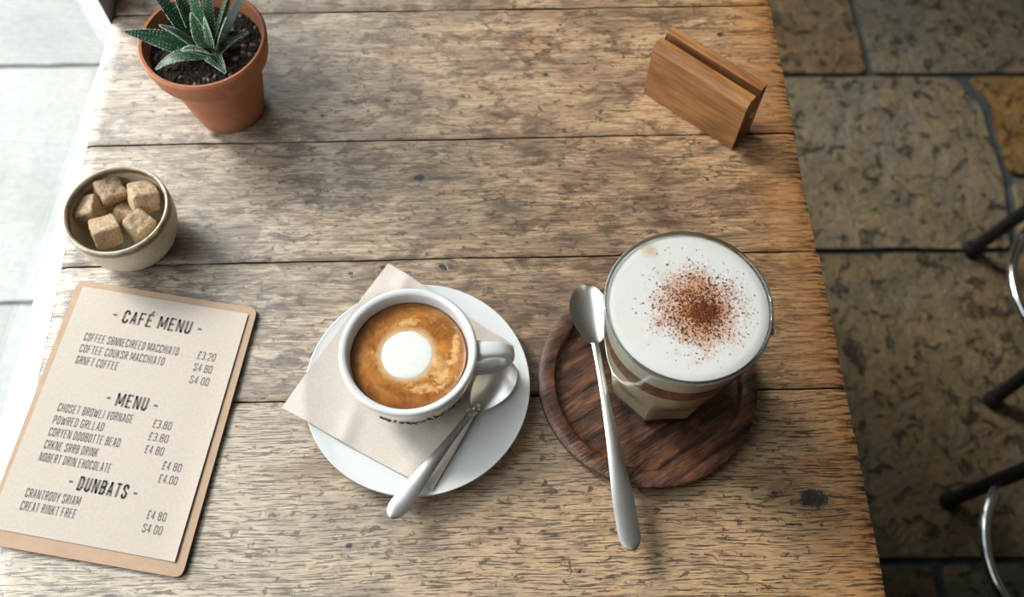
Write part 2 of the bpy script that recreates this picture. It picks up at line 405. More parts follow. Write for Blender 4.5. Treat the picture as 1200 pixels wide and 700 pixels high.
wall('wall_right', [([(3.2, -2.3), (3.3, -2.3), (3.3, 3.6), (3.2, 3.6)], 0, 2.8)])
wall('wall_back', [([(-.337, 3.5), (3.2, 3.5), (3.2, 3.6), (-.337, 3.6)], 0, 2.8)])
wall('wall_front', [([(-.337, -2.3), (3.2, -2.3), (3.2, -2.2), (-.337, -2.2)], 0, 2.8)])
wall('ceiling', [([(-.55, -2.3), (3.3, -2.3), (3.3, 3.6), (-.55, 3.6)], 2.8, 2.88)], CEIL)
w1 = empty('window_1', (-.36, .2, .722)); w1['kind'] = 'structure'
bm = bmesh.new(); prism(bm, [(xo(ys), ys), (IN, ys), (IN, ye), (xo(ye) - .0006, ye)], .7225, .744)
keep(from_bm('window_sill', bm, WPAINT, smooth=False), w1)
bm = bmesh.new(); prism(bm, [(xo(ys), ys), (IN, ys), (IN, ye), (xo(ye) - .0006, ye)], 2.68, 2.71)
keep(from_bm('window_head', bm, WPAINT, smooth=False), w1)
bm = bmesh.new(); prism(bm, [(xo(ys) + .001, ys), (xo(ys) + .004, ys), (xo(ye - .03) + .0022, ye - .03), (xo(ye - .03) + .0005, ye - .03)], .744, 2.68)
keep(from_bm('pane', bm, PANE, smooth=False), w1)
w2 = empty('window_2', (-.36, 1.5, .722)); w2['kind'] = 'structure'
bm = bmesh.new(); prism(bm, [(IN - .02, .703), (IN, .703), (IN, 2.3), (IN - .02, 2.3)], .7225, .744)
keep(from_bm('window_sill', bm, WPAINT, smooth=False), w2)
bm = bmesh.new(); prism(bm, [(IN - .02, .703), (IN, .703), (IN, 2.3), (IN - .02, 2.3)], 2.68, 2.71)
keep(from_bm('window_head', bm, WPAINT, smooth=False), w2)
bm = bmesh.new(); prism(bm, [(IN - .015, .71), (IN - .011, .71), (IN - .011, 2.3), (IN - .015, 2.3)], .744, 2.68)
keep(from_bm('pane', bm, PANE, smooth=False), w2)

# ------------------------------------------------------------------ table
TX0, TX1 = -.3348, .2553
seams = [-.24, -.085, .074, .2305, .3452, .4588, .6005, .735, .87]
table = empty('cafe_table', (-.04, .32, 0))
tag(table, 'rustic cafe table topped with weathered wide oak planks, standing by the window', 'table')
def plank(ya, yb, seed):
    rnd = random.Random(seed); nx, ny = 110, 50; v, f = [], []
    g = .0007; xe0 = TX0 + rnd.uniform(-.0006, .0006); xe1 = TX1 + rnd.uniform(-.001, .001)
    def edge(x, s): return noise.noise(Vector((x * 14, s * 3.1, seed))) * .0008 + noise.noise(Vector((x * 90, s, seed))) * .0004
    def endj(y, s): return noise.noise(Vector((y * 60, s * 7.7, seed))) * .0004 + noise.noise(Vector((y * 500, s, seed))) * .0009
    def rows_(zf, lift):
        for j in range(ny + 1):
            for i in range(nx + 1):
                u, w = i / nx, j / ny; u = .5 - .5 * math.cos(PI * u) if False else u
                y = (ya + g + edge(xe0 + u * (xe1 - xe0), 1)) * (1 - w) + (yb - g + edge(xe0 + u * (xe1 - xe0), 2)) * w
                x = (xe0 + endj(y, 1)) * (1 - u) + (xe1 + endj(y, 2)) * u
                e = min(w, 1 - w) * (yb - ya); ex = min(u, 1 - u) * (xe1 - xe0)
                z = zf - lift * (max(0, 1 - e / .004) ** 2 * .0014 + max(0, 1 - ex / .004) ** 2 * .0015) + lift * noise.noise(Vector((x * 6, y * 20, seed))) * .0004
                v.append((x, y, z))
    # denser rows by the edges come from a warped parameter
    global _w
    rows_(T, 1)
    n0 = len(v)
    per = [j * (nx + 1) for j in range(ny + 1)][::-1] + list(range(1, nx + 1)) + [(nx) + j * (nx + 1) for j in range(1, ny + 1)] + [ny * (nx + 1) + i for i in range(nx - 1, 0, -1)]
    for j in range(ny):
        for i in range(nx):
            a = j * (nx + 1) + i; f.append((a, a + 1, a + nx + 2, a + nx + 1))
    bot = []
    for k in per: bot.append(len(v)); x, y, z = v[k]; v.append((x, y, T - .026))
    L = len(per)
    for k in range(L): f.append((per[k], bot[k], bot[(k + 1) % L], per[(k + 1) % L]))
    f.append(tuple(reversed(bot)))
    me = bpy.data.meshes.new('plank'); me.from_pydata(v, [], f); me.update()
    bm = bmesh.new(); bm.from_mesh(me); bmesh.ops.recalc_face_normals(bm, faces=bm.faces); bm.to_mesh(me); bm.free()
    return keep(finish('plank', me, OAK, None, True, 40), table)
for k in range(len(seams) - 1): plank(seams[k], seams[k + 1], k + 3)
DARKW = mat_wood('table_frame_wood', (.20, .11, .055), (.09, .045, .022), blot=.4)
ay0, ay1 = seams[0] + .04, seams[-1] - .04
for (x0, x1, ya, yb) in ((-.29, .21, ay0, ay0 + .022), (-.29, .21, ay1 - .022, ay1), (-.29, -.268, ay0 + .03, ay1 - .03), (.188, .21, ay0 + .03, ay1 - .03)):
    bm = bmesh.new(); box(bm, x0, x1, ya, yb, T - .105, T - .0262, .001); keep(from_bm('apron', bm, DARKW, smooth=False), table)
for sx in (-.275, .195):
    for sy in (ay0 + .028, ay1 - .028):
        bm = bmesh.new(); box(bm, sx - .024, sx + .024, sy - .024, sy + .024, .001, T - .0265, .003); keep(from_bm('leg', bm, DARKW, smooth=False), table)

# ------------------------------------------------------------------ saucer, napkin, cup
CHINA = simple('white_china', (.72, .73, .745), .12, var=.01, scale=20); bpy.data.materials['white_china'].node_tree.nodes['Principled BSDF'].inputs['Coat Weight'].default_value = .5
SX, SY = -.0559, .2344
sprof = smooth_prof([(0.0001, .0035), (.026, .0035), (.030, .0042), (.045, .0075), (.062, .0112), (.076, .0146), (.0797, .0158), (.0800, .0150), (.0786, .0138), (.064, .0085), (.048, .0042), (.034, .0010), (.032, .0002), (.030, .0004), (.0285, .0016), (.0001, .0018)], 5)
SA = [(0, .0035), (.026, .0035), (.030, .0042), (.045, .0075), (.062, .0112), (.076, .0146), (.0797, .0158)]
def saucer_z(r):
    for (a, za), (b, zb) in zip(SA, SA[1:]):
        if r <= b: return za + (zb - za) * (r - a) / (b - a)
    return .0158
v, f = lathe(sprof); saucer = mesh_from('saucer', v, f, CHINA, loc=(SX, SY, T))
tag(saucer, 'round white china saucer under the espresso cup and napkin', 'saucer')

def mat_napkin():
    m = NT('napkin_paper'); o = m.obj(); a = m.noise(o, 700, 3); b = m.noise(o, 45, 4)
    m.color(m.mix(m.ramp(a, [(.3, 0), (.7, 1)]), (.58, .51, .455), (.66, .59, .53))).set(Roughness=.9)
    w = m.noise(m.mapping(o, (28, 28, 28), rot=(0, 0, .5)), 1, 3)
    n1 = m.bump(m.ramp(w, [(.3, 0), (.7, 1)]), .12, .002); m.bump(a, .3, .0003, n1); return m.m
NAPK = mat_napkin()
NC = [P(455, 308, .0165), P(330, 478, .0165), P(507, 576, .0135), P(600, 406, .0125)]
def napkin():
    N = 44; top = []
    def zf(x, y, u, w):
        r = math.hypot(x - SX, y - SY); z = saucer_z(min(r, .0797)) + .0011
        if r < .034: z = .0050
        if r > .079: z -= (r - .079) * .10
        k = math.exp(-((u - w * .25 - .16) / .05) ** 2) * .0016 * min(1, max(0, (r - .034) / .02)) + math.exp(-((u + w * .1 - .93) / .06) ** 2) * .0012 * min(1, max(0, (r - .034) / .02))
        return z + k
    v = []
    for lay in (0, 1):
        for j in range(N + 1):
            for i in range(N + 1):
                u, w = i / N, j / N
                p = (NC[0] * (1 - w) + NC[1] * w) * (1 - u) + (NC[3] * (1 - w) + NC[2] * w) * u
                v.append((p.x, p.y, T + zf(p.x, p.y, u, w) + (.0011 if lay else 0)))
    n = (N + 1) ** 2; f = []
    for j in range(N):
        for i in range(N):
            a = j * (N + 1) + i; f.append((a, a + 1, a + N + 2, a + N + 1)); f.append((n + a, n + a + N + 1, n + a + N + 2, n + a + 1))
    per = [i for i in range(N)] + [N + j * (N + 1) for j in range(N)] + [N * (N + 1) + i for i in range(N, 0, -1)] + [j * (N + 1) for j in range(N, 0, -1)]
    for k in range(len(per)):
        a, b = per[k], per[(k + 1) % len(per)]; f.append((a, n + a, n + b, b))
    me = bpy.data.meshes.new('napkin'); me.from_pydata(v, [], f); me.update()
    bm = bmesh.new(); bm.from_mesh(me); bmesh.ops.recalc_face_normals(bm, faces=bm.faces); bm.to_mesh(me); bm.free()
    return finish('napkin', me, NAPK, None, True, 50)
tag(napkin(), 'beige folded paper napkin lying askew between the white saucer and the cup', 'napkin')

CXY = (-.0581, .2403); CZ = T + .0063
cup = empty('espresso_cup', (CXY[0], CXY[1], CZ)); tag(cup, 'white china cup of espresso with a round white milk dot, handle to the right', 'cup')
outer = [(.0001, .0022), (.022, .0020), (.0235, .0), (.0265, .0), (.0275, .0022), (.0300, .0062), (.0360, .0150), (.0408, .027), (.0437, .040), (.0456, .052), (.0462, .0575), (.0460, .0592), (.0445, .0602), (.0420, .0596), (.0408, .0575)]
inner = [(.0395, .050), (.0372, .036), (.032, .020), (.022, .010), (.0001, .007)]
v, f = lathe(smooth_prof(outer + inner, 5)); mesh_from('cup_body', v, f, CHINA, cup)
CL = .0500; pm = P(477, 416, CZ - T + CL)
def mat_coffee():
    m = NT('espresso_crema'); o = m.obj(); s = m.n('ShaderNodeSeparateXYZ'); m.l(o, s.inputs[0])
    a = m.noise(o, 60, 6, .65, 1.5); b = m.noise(o, 170, 4, .6, .5); d = m.noise(o, 24, 3, .5, 1.0)
    c = m.ramp(a, [(.32, (.20, .060, .008)), (.5, (.36, .125, .016)), (.68, (.54, .225, .04))])
    c = m.mix(m.ramp(d, [(.55, 0), (.7, .55)]), c, (.66, .36, .11))
    c = m.mix(m.ramp(b, [(.62, 0), (.72, .5)]), c, (.70, .45, .20))
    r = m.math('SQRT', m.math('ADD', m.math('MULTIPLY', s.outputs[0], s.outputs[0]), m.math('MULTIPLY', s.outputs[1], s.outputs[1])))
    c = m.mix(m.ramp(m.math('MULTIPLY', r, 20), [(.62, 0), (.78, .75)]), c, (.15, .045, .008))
    # pale foam streaks drawn out of the milk
    for (cx, cy, rx, ry) in ((-.004, .0235, .011, .004), (.021, -.012, .008, .013), (.031, .002, .0035, .017), (.012, -.024, .012, .004)):
        dx = m.math('MULTIPLY', m.math('SUBTRACT', s.outputs[0], cx), 1 / rx); dy = m.math('MULTIPLY', m.math('SUBTRACT', s.outputs[1], cy), 1 / ry)
        g = m.math('ADD', m.math('ADD', m.math('MULTIPLY', dx, dx), m.math('MULTIPLY', dy, dy)), m.math('MULTIPLY', m.math('SUBTRACT', b, .5), 5))
        c = m.mix(m.ramp(g, [(.1, .6), (1.1, 0)]), c, (.78, .50, .24))
    hx = m.math('SUBTRACT', s.outputs[0], pm.x - CXY[0]); hy = m.math('SUBTRACT', s.outputs[1], pm.y - CXY[1])
    hr = m.math('SQRT', m.math('ADD', m.math('MULTIPLY', hx, hx), m.math('MULTIPLY', hy, hy)))
    hr = m.math('ADD', m.math('MULTIPLY', hr, 25), m.math('MULTIPLY', m.math('SUBTRACT', b, .5), .12))
    c = m.mix(m.ramp(hr, [(.43, .8), (.56, 0)]), c, (.74, .52, .30))
    m.color(c).set(Roughness=.28); m.bump(b, .12, .0006); return m.m
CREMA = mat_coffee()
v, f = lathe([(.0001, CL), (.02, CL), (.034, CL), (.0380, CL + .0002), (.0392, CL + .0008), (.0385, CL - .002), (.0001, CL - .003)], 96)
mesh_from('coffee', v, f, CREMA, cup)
def disc_blob(name, cx, cy, z, r, h, mat, parent, amp=.03, n=72, squish=1.0):
    v = []; f = []; R = [1.0, .97, .9, .75, .5, .25]; H = [-.4, .25, .6, .85, .97, 1.0]
    for rr, hh in zip(R, H):
        for k in range(n):
            a = 2 * PI * k / n; w = 1 + amp * noise.noise(Vector((math.cos(a) * 2, math.sin(a) * 2, 3)))
            v.append((cx + r * rr * w * math.cos(a), cy + r * rr * w * math.sin(a) * squish, z + h * hh))
    for i in range(len(R) - 1):
        for k in range(n): f.append((i * n + k, i * n + (k + 1) % n, (i + 1) * n + (k + 1) % n, (i + 1) * n + k))
    v.append((cx, cy, z + h)); c = len(v) - 1; L = (len(R) - 1) * n
    for k in range(n): f.append((L + k, L + (k + 1) % n, c))
    return mesh_from(name, v, f, mat, parent)
MILK = simple('milk_foam', (.76, .755, .74), .35, var=.015, scale=300, bump=.05, Subsurface_Weight=.2, Subsurface_Radius=(.004, .003, .002))
disc_blob('milk_foam', pm.x - CXY[0], pm.y - CXY[1], CL, .0175, .0007, MILK, cup, amp=.035)
tag(bpy.data.objects['milk_foam'], 'round dot of white milk foam in the crema')
# handle: vertical ear of thick china, leaving the cup to the right
ha = math.radians(2.0); hd = Vector((math.cos(ha), math.sin(ha), 0)); hs = Vector((-hd.y, hd.x, 0))
path = smooth_prof([(.0425, .0500), (.051, .0530), (.0625, .0510), (.0680, .0430), (.0655, .0330), (.0560, .0240), (.0440, .0215), (.0380, .0205)], 6)
bm = bmesh.new(); rings = []
for i, (rr, zz) in enumerate(path):
    a = path[max(i - 1, 0)]; b = path[min(i + 1, len(path) - 1)]; t = Vector((b[0] - a[0], b[1] - a[1])).normalized(); nx_ = Vector((-t.y, t.x))
    u = i / (len(path) - 1); hw = .0068 - .0018 * math.sin(PI * u) + (.0010 if u < .1 else 0); th = .0034
    ring = []
    for k in range(16):
        an = 2 * PI * k / 16; cw = math.copysign(abs(math.cos(an)) ** .7, math.cos(an)) * hw; ct = math.copysign(abs(math.sin(an)) ** .8, math.sin(an)) * th
        p = hd * (rr + nx_.x * ct) + hs * cw + Vector((0, 0, zz + nx_.y * ct)); ring.append(bm.verts.new(p))
    rings.append(ring)
for a, b in zip(rings, rings[1:]):
    for k in range(16): bm.faces.new((a[k], a[(k + 1) % 16], b[(k + 1) % 16], b[k]))
bm.faces.new(rings[0]); bm.faces.new(list(reversed(rings[-1])))
from_bm('cup_handle', bm, CHINA, cup)
# faint brown printed ornament round the front of the cup
PRINT = simple('brown_glaze_print', (.16, .10, .07), .3)
def cup_pt(a, z, off=.0002):
    pr = outer[4:12]
    for (r0, z0), (r1, z1) in zip(pr, pr[1:]):
        if z0 <= z <= z1: r = r0 + (r1 - r0) * (z - z0) / (z1 - z0); break
    else: r = pr[-1][0]
    r += off; return Vector((r * math.cos(a), r * math.sin(a), z))
bm = bmesh.new(); rnd = random.Random(4)
for k in range(13):
    a0 = math.radians(-118 + k * 6.2); zc = .036 + .002 * math.sin(k)
    pts = []
    for s in range(9):
        t = s / 8; pts.append(cup_pt(a0 + math.radians(4.6) * (t + .22 * math.sin(t * 9 + k)), zc + .0052 * math.sin(t * 5.5 + k * 1.7) * (1 if k % 3 else .4), .0004))
    tube(bm, pts, [.0003 + .0005 * math.sin(PI * s / 8) for s in range(9)], 5)
from_bm('printed_ornament', bm, PRINT, cup)

# ------------------------------------------------------------------ spoons
STEEL = simple('brushed_steel', (.50, .49, .48), .34, metal=1.0, var=.05, scale=500)
POLISH = simple('polished_steel', (.74, .73, .72), .30, metal=1.0)
def spoon(name, tip, end, bowl_l, bowl_w, handle_w, neck_w, depth, arch=.004, bowl_drop=.004, fat_end=.0, ornate=False):
    d = end - tip; L = d.length; ex = d.normalized(); ey = Vector((0, 0, 1)).cross(ex).normalized(); ez = ex.cross(ey)
    M = Matrix((ex, ey, ez)).transposed().to_4x4(); M.translation = tip
    root = bpy.data.objects.new(name, None); root.empty_display_size = .01; root.matrix_world = M; link(root)
    def halfw(s):
        if s < bowl_l:
            t = s / bowl_l; e = math.sin(PI * min(1, (t * .96 + .0)) ** .82) if t < 1 else 0
            return max(bowl_w / 2 * max(e, 0) ** .62, neck_w / 2 * min(1, t * 3) if t > .6 else 0.0004)
        t = (s - bowl_l) / (L - bowl_l); w = neck_w / 2 + (handle_w - neck_w) / 2 * (max(0, min(1, (t - .12) / .66)) ** 1.6)
        r = handle_w / 2; e = L - s
        if e < r * 1.5: w *= math.sqrt(max(0.0, 1 - (1 - e / (r * 1.5)) ** 2)) * .98 + .02
        return w
    def zc(s):
        if s < bowl_l: t = s / bowl_l; return bowl_drop * (1.0 - 0) * 0
        t = (s - bowl_l) / (L - bowl_l); return arch * math.sin(PI * min(1, t * 1.15)) if t < 1 else 0
    def dep(s):
        if s < bowl_l: t = s / bowl_l; return depth * math.sin(PI * t ** .85) ** .8
        return 0
    def part(nm, s0, s1, n, mat):
        v, f = [], []; K = 10
        for i in range(n + 1):
            q_ = i / n; q_ = q_ if nm == 'handle' else q_
            s = s0 + (s1 - s0) * (.5 - .5 * math.cos(PI * q_)); w = halfw(s); dp = dep(s); th = .0011 if nm == 'bowl' else .0021 + .0006 * (1 - abs(2 * q_ - 1))
            ring = []
            for k in range(K + 1):
                u = -1 + 2 * k / K; cv = (1 - u * u); ring.append((s, w * u, zc(s) - dp * cv ** 1.0 + (0 if nm == 'bowl' else th * .35 * cv)))
            for k in range(K - 1, 0, -1):
                u = -1 + 2 * k / K; cv = (1 - u * u); ring.append((s, w * u * .97, zc(s) - dp * cv - th * (.45 + .55 * cv)))
            v += ring
        m = 2 * K
        for i in range(n):
            for k in range(m): f.append((i * m + k, i * m + (k + 1) % m, (i + 1) * m + (k + 1) % m, (i + 1) * m + k))
        f.append(tuple(reversed(range(m)))); f.append(tuple(n * m + k for k in range(m)))
        me = bpy.data.meshes.new(nm); me.from_pydata(v, [], f); me.update()
        bm = bmesh.new(); bm.from_mesh(me); bmesh.ops.recalc_face_normals(bm, faces=bm.faces); bm.to_mesh(me); bm.free()
        return finish(nm, me, mat, root, True, 60)
    part('bowl', 0, bowl_l, 28, POLISH); part('handle', bowl_l - .0005, L, 44, STEEL)
    if ornate:
        bm = bmesh.new()
        for (sx, sy, sc) in ((bowl_l - .002, 0, .0036), (bowl_l + .003, .0026, .0022), (bowl_l + .003, -.0026, .0022), (bowl_l + .006, 0, .0020)):
            bmesh.ops.create_uvsphere(bm, u_segments=12, v_segments=8, radius=1, matrix=Matrix.Translation((sx, sy, .0004)) @ Matrix.Diagonal((sc, sc * .8, sc * .5, 1)))
        from_bm('shell_ornament', bm, POLISH, root)
    return root
s1 = spoon('teaspoon', P(599, 424, .0180), P(457, 607, .0215), .044, .0270, .0135, .0048, .0055, arch=.0015, ornate=True)
tag(s1, 'steel teaspoon on the white saucer, its bowl tucked under the cup handle', 'spoon')
s2 = spoon('latte_spoon', P(685, 333, .0235), P(741, 646, .0235), .048, .0285, .0150, .0050, .0050, arch=.0015)
tag(s2, 'long steel spoon with shiny bowl lying across the dark wooden coaster', 'spoon')

# ------------------------------------------------------------------ coaster and latte
KX, KY = .1093, .2359
kp = [(.0001, .0055), (.060, .0055), (.0640, .0058), (.0655, .0070), (.0662, .0105), (.0675, .0125), (.0700, .0134), (.0760, .0134), (.0785, .0122), (.0790, .0095), (.0782, .0050), (.0740, .0006), (.072, .0), (.0001, .0)]
v, f = lathe(kp, 128)
bm = bmesh.new()
for i, p in enumerate(v):
    a = math.atan2(p[1], p[0]); r = math.hypot(p[0], p[1]); k = 1 + .004 * noise.noise(Vector((math.cos(a) * 2, math.sin(a) * 2, 0)))
    v[i] = (p[0] * k, p[1] * k, p[2])
co = mesh_from('wooden_coaster', v, f, COASTER, sharp=35); co.location = (KX, KY, T); co.rotation_euler.z = math.radians(32)
tag(co, 'dark brown round wooden saucer with raised rim under the latte glass', 'coaster')
bm.free()

GX, GY, GZ = .1186, .2405, T + .0058
glass = empty('latte_glass', (GX, GY, GZ)); tag(glass, 'glass of layered latte topped with white foam and cocoa powder', 'glass')
def oct_r(a, k=8, off=PI / 8):
    s = 2 * PI / k; b = (a - off) % s - s / 2; return math.cos(s / 2) / math.cos(b)
GP = [(.0368, 0.0), (.0382, .0018), (.0392, .010), (.0404, .022), (.0425, .040), (.0458, .062), (.0486, .084), (.0506, .1040), (.0516, .1150), (.0518, .1190)]
def grad_r(z):
    for (r0, z0), (r1, z1) in zip(GP, GP[1:]):
        if z <= z1: return r0 + (r1 - r0) * (z - z0) / (z1 - z0)
    return GP[-1][0]
def facet(z): t = max(0.0, min(1.0, (z - .030) / .030)); return 1 - t * t * (3 - 2 * t)
def glass_surf(prof, n=128):
    v, f = [], []
    for (r, z) in prof:
        fz = facet(z)
        for k in range(n):
            a = 2 * PI * k / n; rr = r * (1 + fz * (oct_r(a) * 1.02 - 1)); v.append((rr * math.cos(a), rr * math.sin(a), z))
    for i in range(len(prof) - 1):
        for k in range(n): f.append((i * n + k, i * n + (k + 1) % n, (i + 1) * n + (k + 1) % n, (i + 1) * n + k))
    f.append(tuple(reversed(range(n)))); f.append(tuple((len(prof) - 1) * n + k for k in range(n)))
    return v, f
def contents(z0, z1, inset, n=6): return [(grad_r(z0 + (z1 - z0) * k / n) - inset, z0 + (z1 - z0) * k / n) for k in range(n + 1)]
dense = []
for (r0, z0), (r1, z1) in zip(GP, GP[1:]):
    for k in range(4): dense.append((r0 + (r1 - r0) * k / 4, z0 + (z1 - z0) * k / 4))
dense.append(GP[-1])
v, f = glass_surf(dense + [(.0512, .1196)] + [(grad_r(z) - .0014, z) for z in (.1190, .1180)]); f = f[:-1]
mesh_from('glass_body', v, f, GLASS, glass, sharp=20)
RIMG = NT('rim_glass'); RIMG.color((.50, .53, .52)).set(Roughness=.03, IOR=1.5); RIMG.b.inputs['Transmission Weight'].default_value = 1; RIMG = RIMG.m
bm = bmesh.new(); tube(bm, [(.0509 * math.cos(2 * PI * k / 96), .0509 * math.sin(2 * PI * k / 96), .1196) for k in range(97)], .0012, 10, caps=False)
bmesh.ops.remove_doubles(bm, verts=bm.verts, dist=.00005); from_bm('glass_rim', bm, RIMG, glass)
v, f = glass_surf([(.0355, .0004), (.0372, .002), (.0380, .0088), (.0350, .0090)]); mesh_from('glass_base', v, f, simple('thick_glass', (.05, .045, .035), .05), glass, sharp=20)
MILKB = simple('sweet_milk', (.68, .55, .36), .25, var=.06, scale=25); COFB = simple('coffee_layer', (.19, .075, .022), .25, var=.15, scale=30); FOAMB = simple('foam_side', (.76, .68, .56), .3, var=.03, scale=120)
v, f = glass_surf(contents(.0092, .0755, .0013)); mesh_from('milk_layer', v, f, MILKB, glass, sharp=20)
v, f = glass_surf(contents(.0756, .0960, .0013)); mesh_from('coffee_layer', v, f, COFB, glass, sharp=20)
v, f = glass_surf(contents(.0961, .1130, .0013)); mesh_from('foam_layer', v, f, FOAMB, glass, sharp=20)
def mat_foam():
    m = NT('cocoa_dusted_foam'); o = m.obj(); s = m.n('ShaderNodeSeparateXYZ'); m.l(o, s.inputs[0])
    dx = m.math('SUBTRACT', s.outputs[0], .006); dy = m.math('SUBTRACT', s.outputs[1], -.002)
    r = m.math('SQRT', m.math('ADD', m.math('MULTIPLY', dx, dx), m.math('MULTIPLY', dy, dy)))
    n1 = m.noise(o, 90, 6, .7); n2 = m.noise(o, 420, 4, .6); n3 = m.noise(o, 35, 4)
    base = m.mix(m.ramp(n3, [(.55, 0), (.75, .35)]), (.80, .78, .76), (.74, .66, .55))
    g = m.math('ADD', r, m.math('MULTIPLY', m.math('SUBTRACT', n1, .5), .05))
    g = m.math('ADD', g, m.math('MULTIPLY', m.math('SUBTRACT', n2, .5), .035))
    c = m.mix(m.ramp(m.math('MULTIPLY', g, 20), [(.12, .95), (.34, .62), (.62, 0)]), base, (.58, .22, .055))
    e = m.math('SQRT', m.math('ADD', m.math('POWER', m.math('ADD', s.outputs[0], .020), 2), m.math('POWER', m.math('SUBTRACT', s.outputs[1], .040), 2)))
    e = m.math('ADD', e, m.math('MULTIPLY', m.math('SUBTRACT', n1, .5), .012))
    c = m.mix(m.ramp(m.math('MULTIPLY', e, 20), [(.04, .6), (.14, 0)]), c, (.62, .40, .17))
    m.color(c).set(Roughness=.6); m.b.inputs['Subsurface Weight'].default_value = .15; m.b.inputs['Subsurface Radius'].default_value = (.003, .002, .0015)
    h = m.math('ADD', m.math('MULTIPLY', n2, .5), m.noise(o, 150, 4)); m.bump(h, .3, .0010); return m.m
v, f = lathe([(.0498, .1125), (.0503, .1174), (.0494, .1182), (.044, .1186), (.032, .1188), (.016, .1189), (.0001, .1190)], 96)
foam = mesh_from('foam_top', v, f, mat_foam(), glass)
def foam_z(r): return .1190 - .0002 * (r / .03) ** 2 if r < .044 else .1186 - (r - .044) * .08
COC = simple('cocoa_powder_dark', (.085, .020, .007), .9); COC2 = simple('cocoa_powder_red', (.26, .075, .020), .9)
def specks(mat, n, spread, core, lo, hi, seed):
    rnd = random.Random(seed); v, f = [], []
    for _ in range(n):
        t = rnd.random()
        if t < core: r = abs(rnd.gauss(0, spread * .42)); a = rnd.uniform(0, 2 * PI); x, y = .010 + r * math.cos(a) , -.005 + r * math.sin(a) * .9
        else:
            x = .006 + rnd.gauss(0, spread) ; y = rnd.gauss(0, spread) - .001
        if math.hypot(x, y) > .044: continue
        s = rnd.uniform(lo, hi) ** 1.0 * (1 if rnd.random() < .85 else 1.6); z = foam_z(math.hypot(x, y)) + s * .15; b = len(v); a0 = rnd.uniform(0, 6)
        for k in range(4): a = a0 + k * PI / 2 + rnd.uniform(-.4, .4); v.append((x + s * rnd.uniform(.6, 1) * math.cos(a), y + s * rnd.uniform(.6, 1) * math.sin(a), z))
        v.append((x, y, z + s * .6)); v.append((x, y, z - s * .6))
        for k in range(4): f.append((b + k, b + (k + 1) % 4, b + 4)); f.append((b + (k + 1) % 4, b + k, b + 5))
    o = mesh_from('cocoa_powder', v, f, mat, glass, smooth=False); tag(o, kind='stuff'); return o
specks(COC2, 2900, .0138, .40, .00024, .00072, 1); specks(COC, 1500, .0120, .60, .00022, .00072, 2)

# ------------------------------------------------------------------ sugar bowl and cubes
BX, BY = -.2772, .3654
def mat_stoneware():
    m = NT('speckled_stoneware'); o = m.obj(); s = m.n('ShaderNodeSeparateXYZ'); m.l(o, s.inputs[0])
    a = m.noise(o, 30, 5); b = m.noise(o, 420, 2, .5); d = m.noise(o, 60, 4, .6)
    c = m.mix(m.ramp(a, [(.35, 0), (.65, 1)]), (.46, .40, .285), (.58, .52, .39))
    c = m.mix(m.ramp(b, [(.64, 0), (.70, .7)]), c, (.20, .12, .06))
    zz = m.math('ADD', s.outputs[2], m.math('MULTIPLY', m.math('SUBTRACT', d, .5), .006))
    c = m.mix(m.ramp(m.math('MULTIPLY', m.math('SUBTRACT', zz, .04), 100), [(.30, 0), (.55, .9), (.80, .9), (.97, 0)]), c, (.13, .065, .03))
    m.color(c).set(Roughness=.28); m.bump(a, .1, .001); return m.m
SW = mat_stoneware()
bowl = empty('sugar_bowl', (BX, BY, T)); tag(bowl, 'small speckled cream stoneware bowl holding brown sugar cubes', 'bowl')
bp = [(.0001, .0012), (.020, .0012), (.022, 0), (.0245, .0), (.0262, .0030), (.0325, .0120), (.0370, .0235), (.0388, .036), (.0388, .0460), (.0386, .0488), (.0374, .0500), (.0358, .0490), (.0352, .0460), (.0350, .036), (.0325, .0230), (.0280, .0140), (.0200, .0100), (.0001, .0095)]
v, f = lathe(smooth_prof(bp, 4), 80); mesh_from('bowl_body', v, f, SW, bowl)
SUGAR = NT('brown_sugar'); _o = SUGAR.obj(); _a = SUGAR.noise(_o, 900, 3, .7); _b = SUGAR.noise(_o, 420, 4, .7)
SUGAR.color(SUGAR.mix(SUGAR.ramp(_b, [(.35, 0), (.65, 1)]), (.50, .31, .16), (.78, .61, .43))).set(Roughness=.6, Subsurface_Weight=.35, Subsurface_Radius=(.004, .002, .001)); SUGAR.bump(_a, 1.0, .0014); SUGAR = SUGAR.m
cl = [((129, 226), .034, (15, 20, 40), 'at the back of the bowl'), ((168, 231), .036, (-14, 22, 25), 'nearest the right rim of the bowl'), ((104, 248), .033, (-4, -16, 4), 'at the left side of the bowl'),
      ((124, 272), .034, (-16, 12, 28), 'in front near the bowl rim'), ((163, 264), .031, (20, 10, 55), 'front right, tucked below its neighbours'), ((148, 251), .0250, (10, 30, 70), 'small and half hidden in the middle'),
      ((135, 246), .0215, (35, 15, 20), 'lowest, glimpsed between the cubes on the left')]
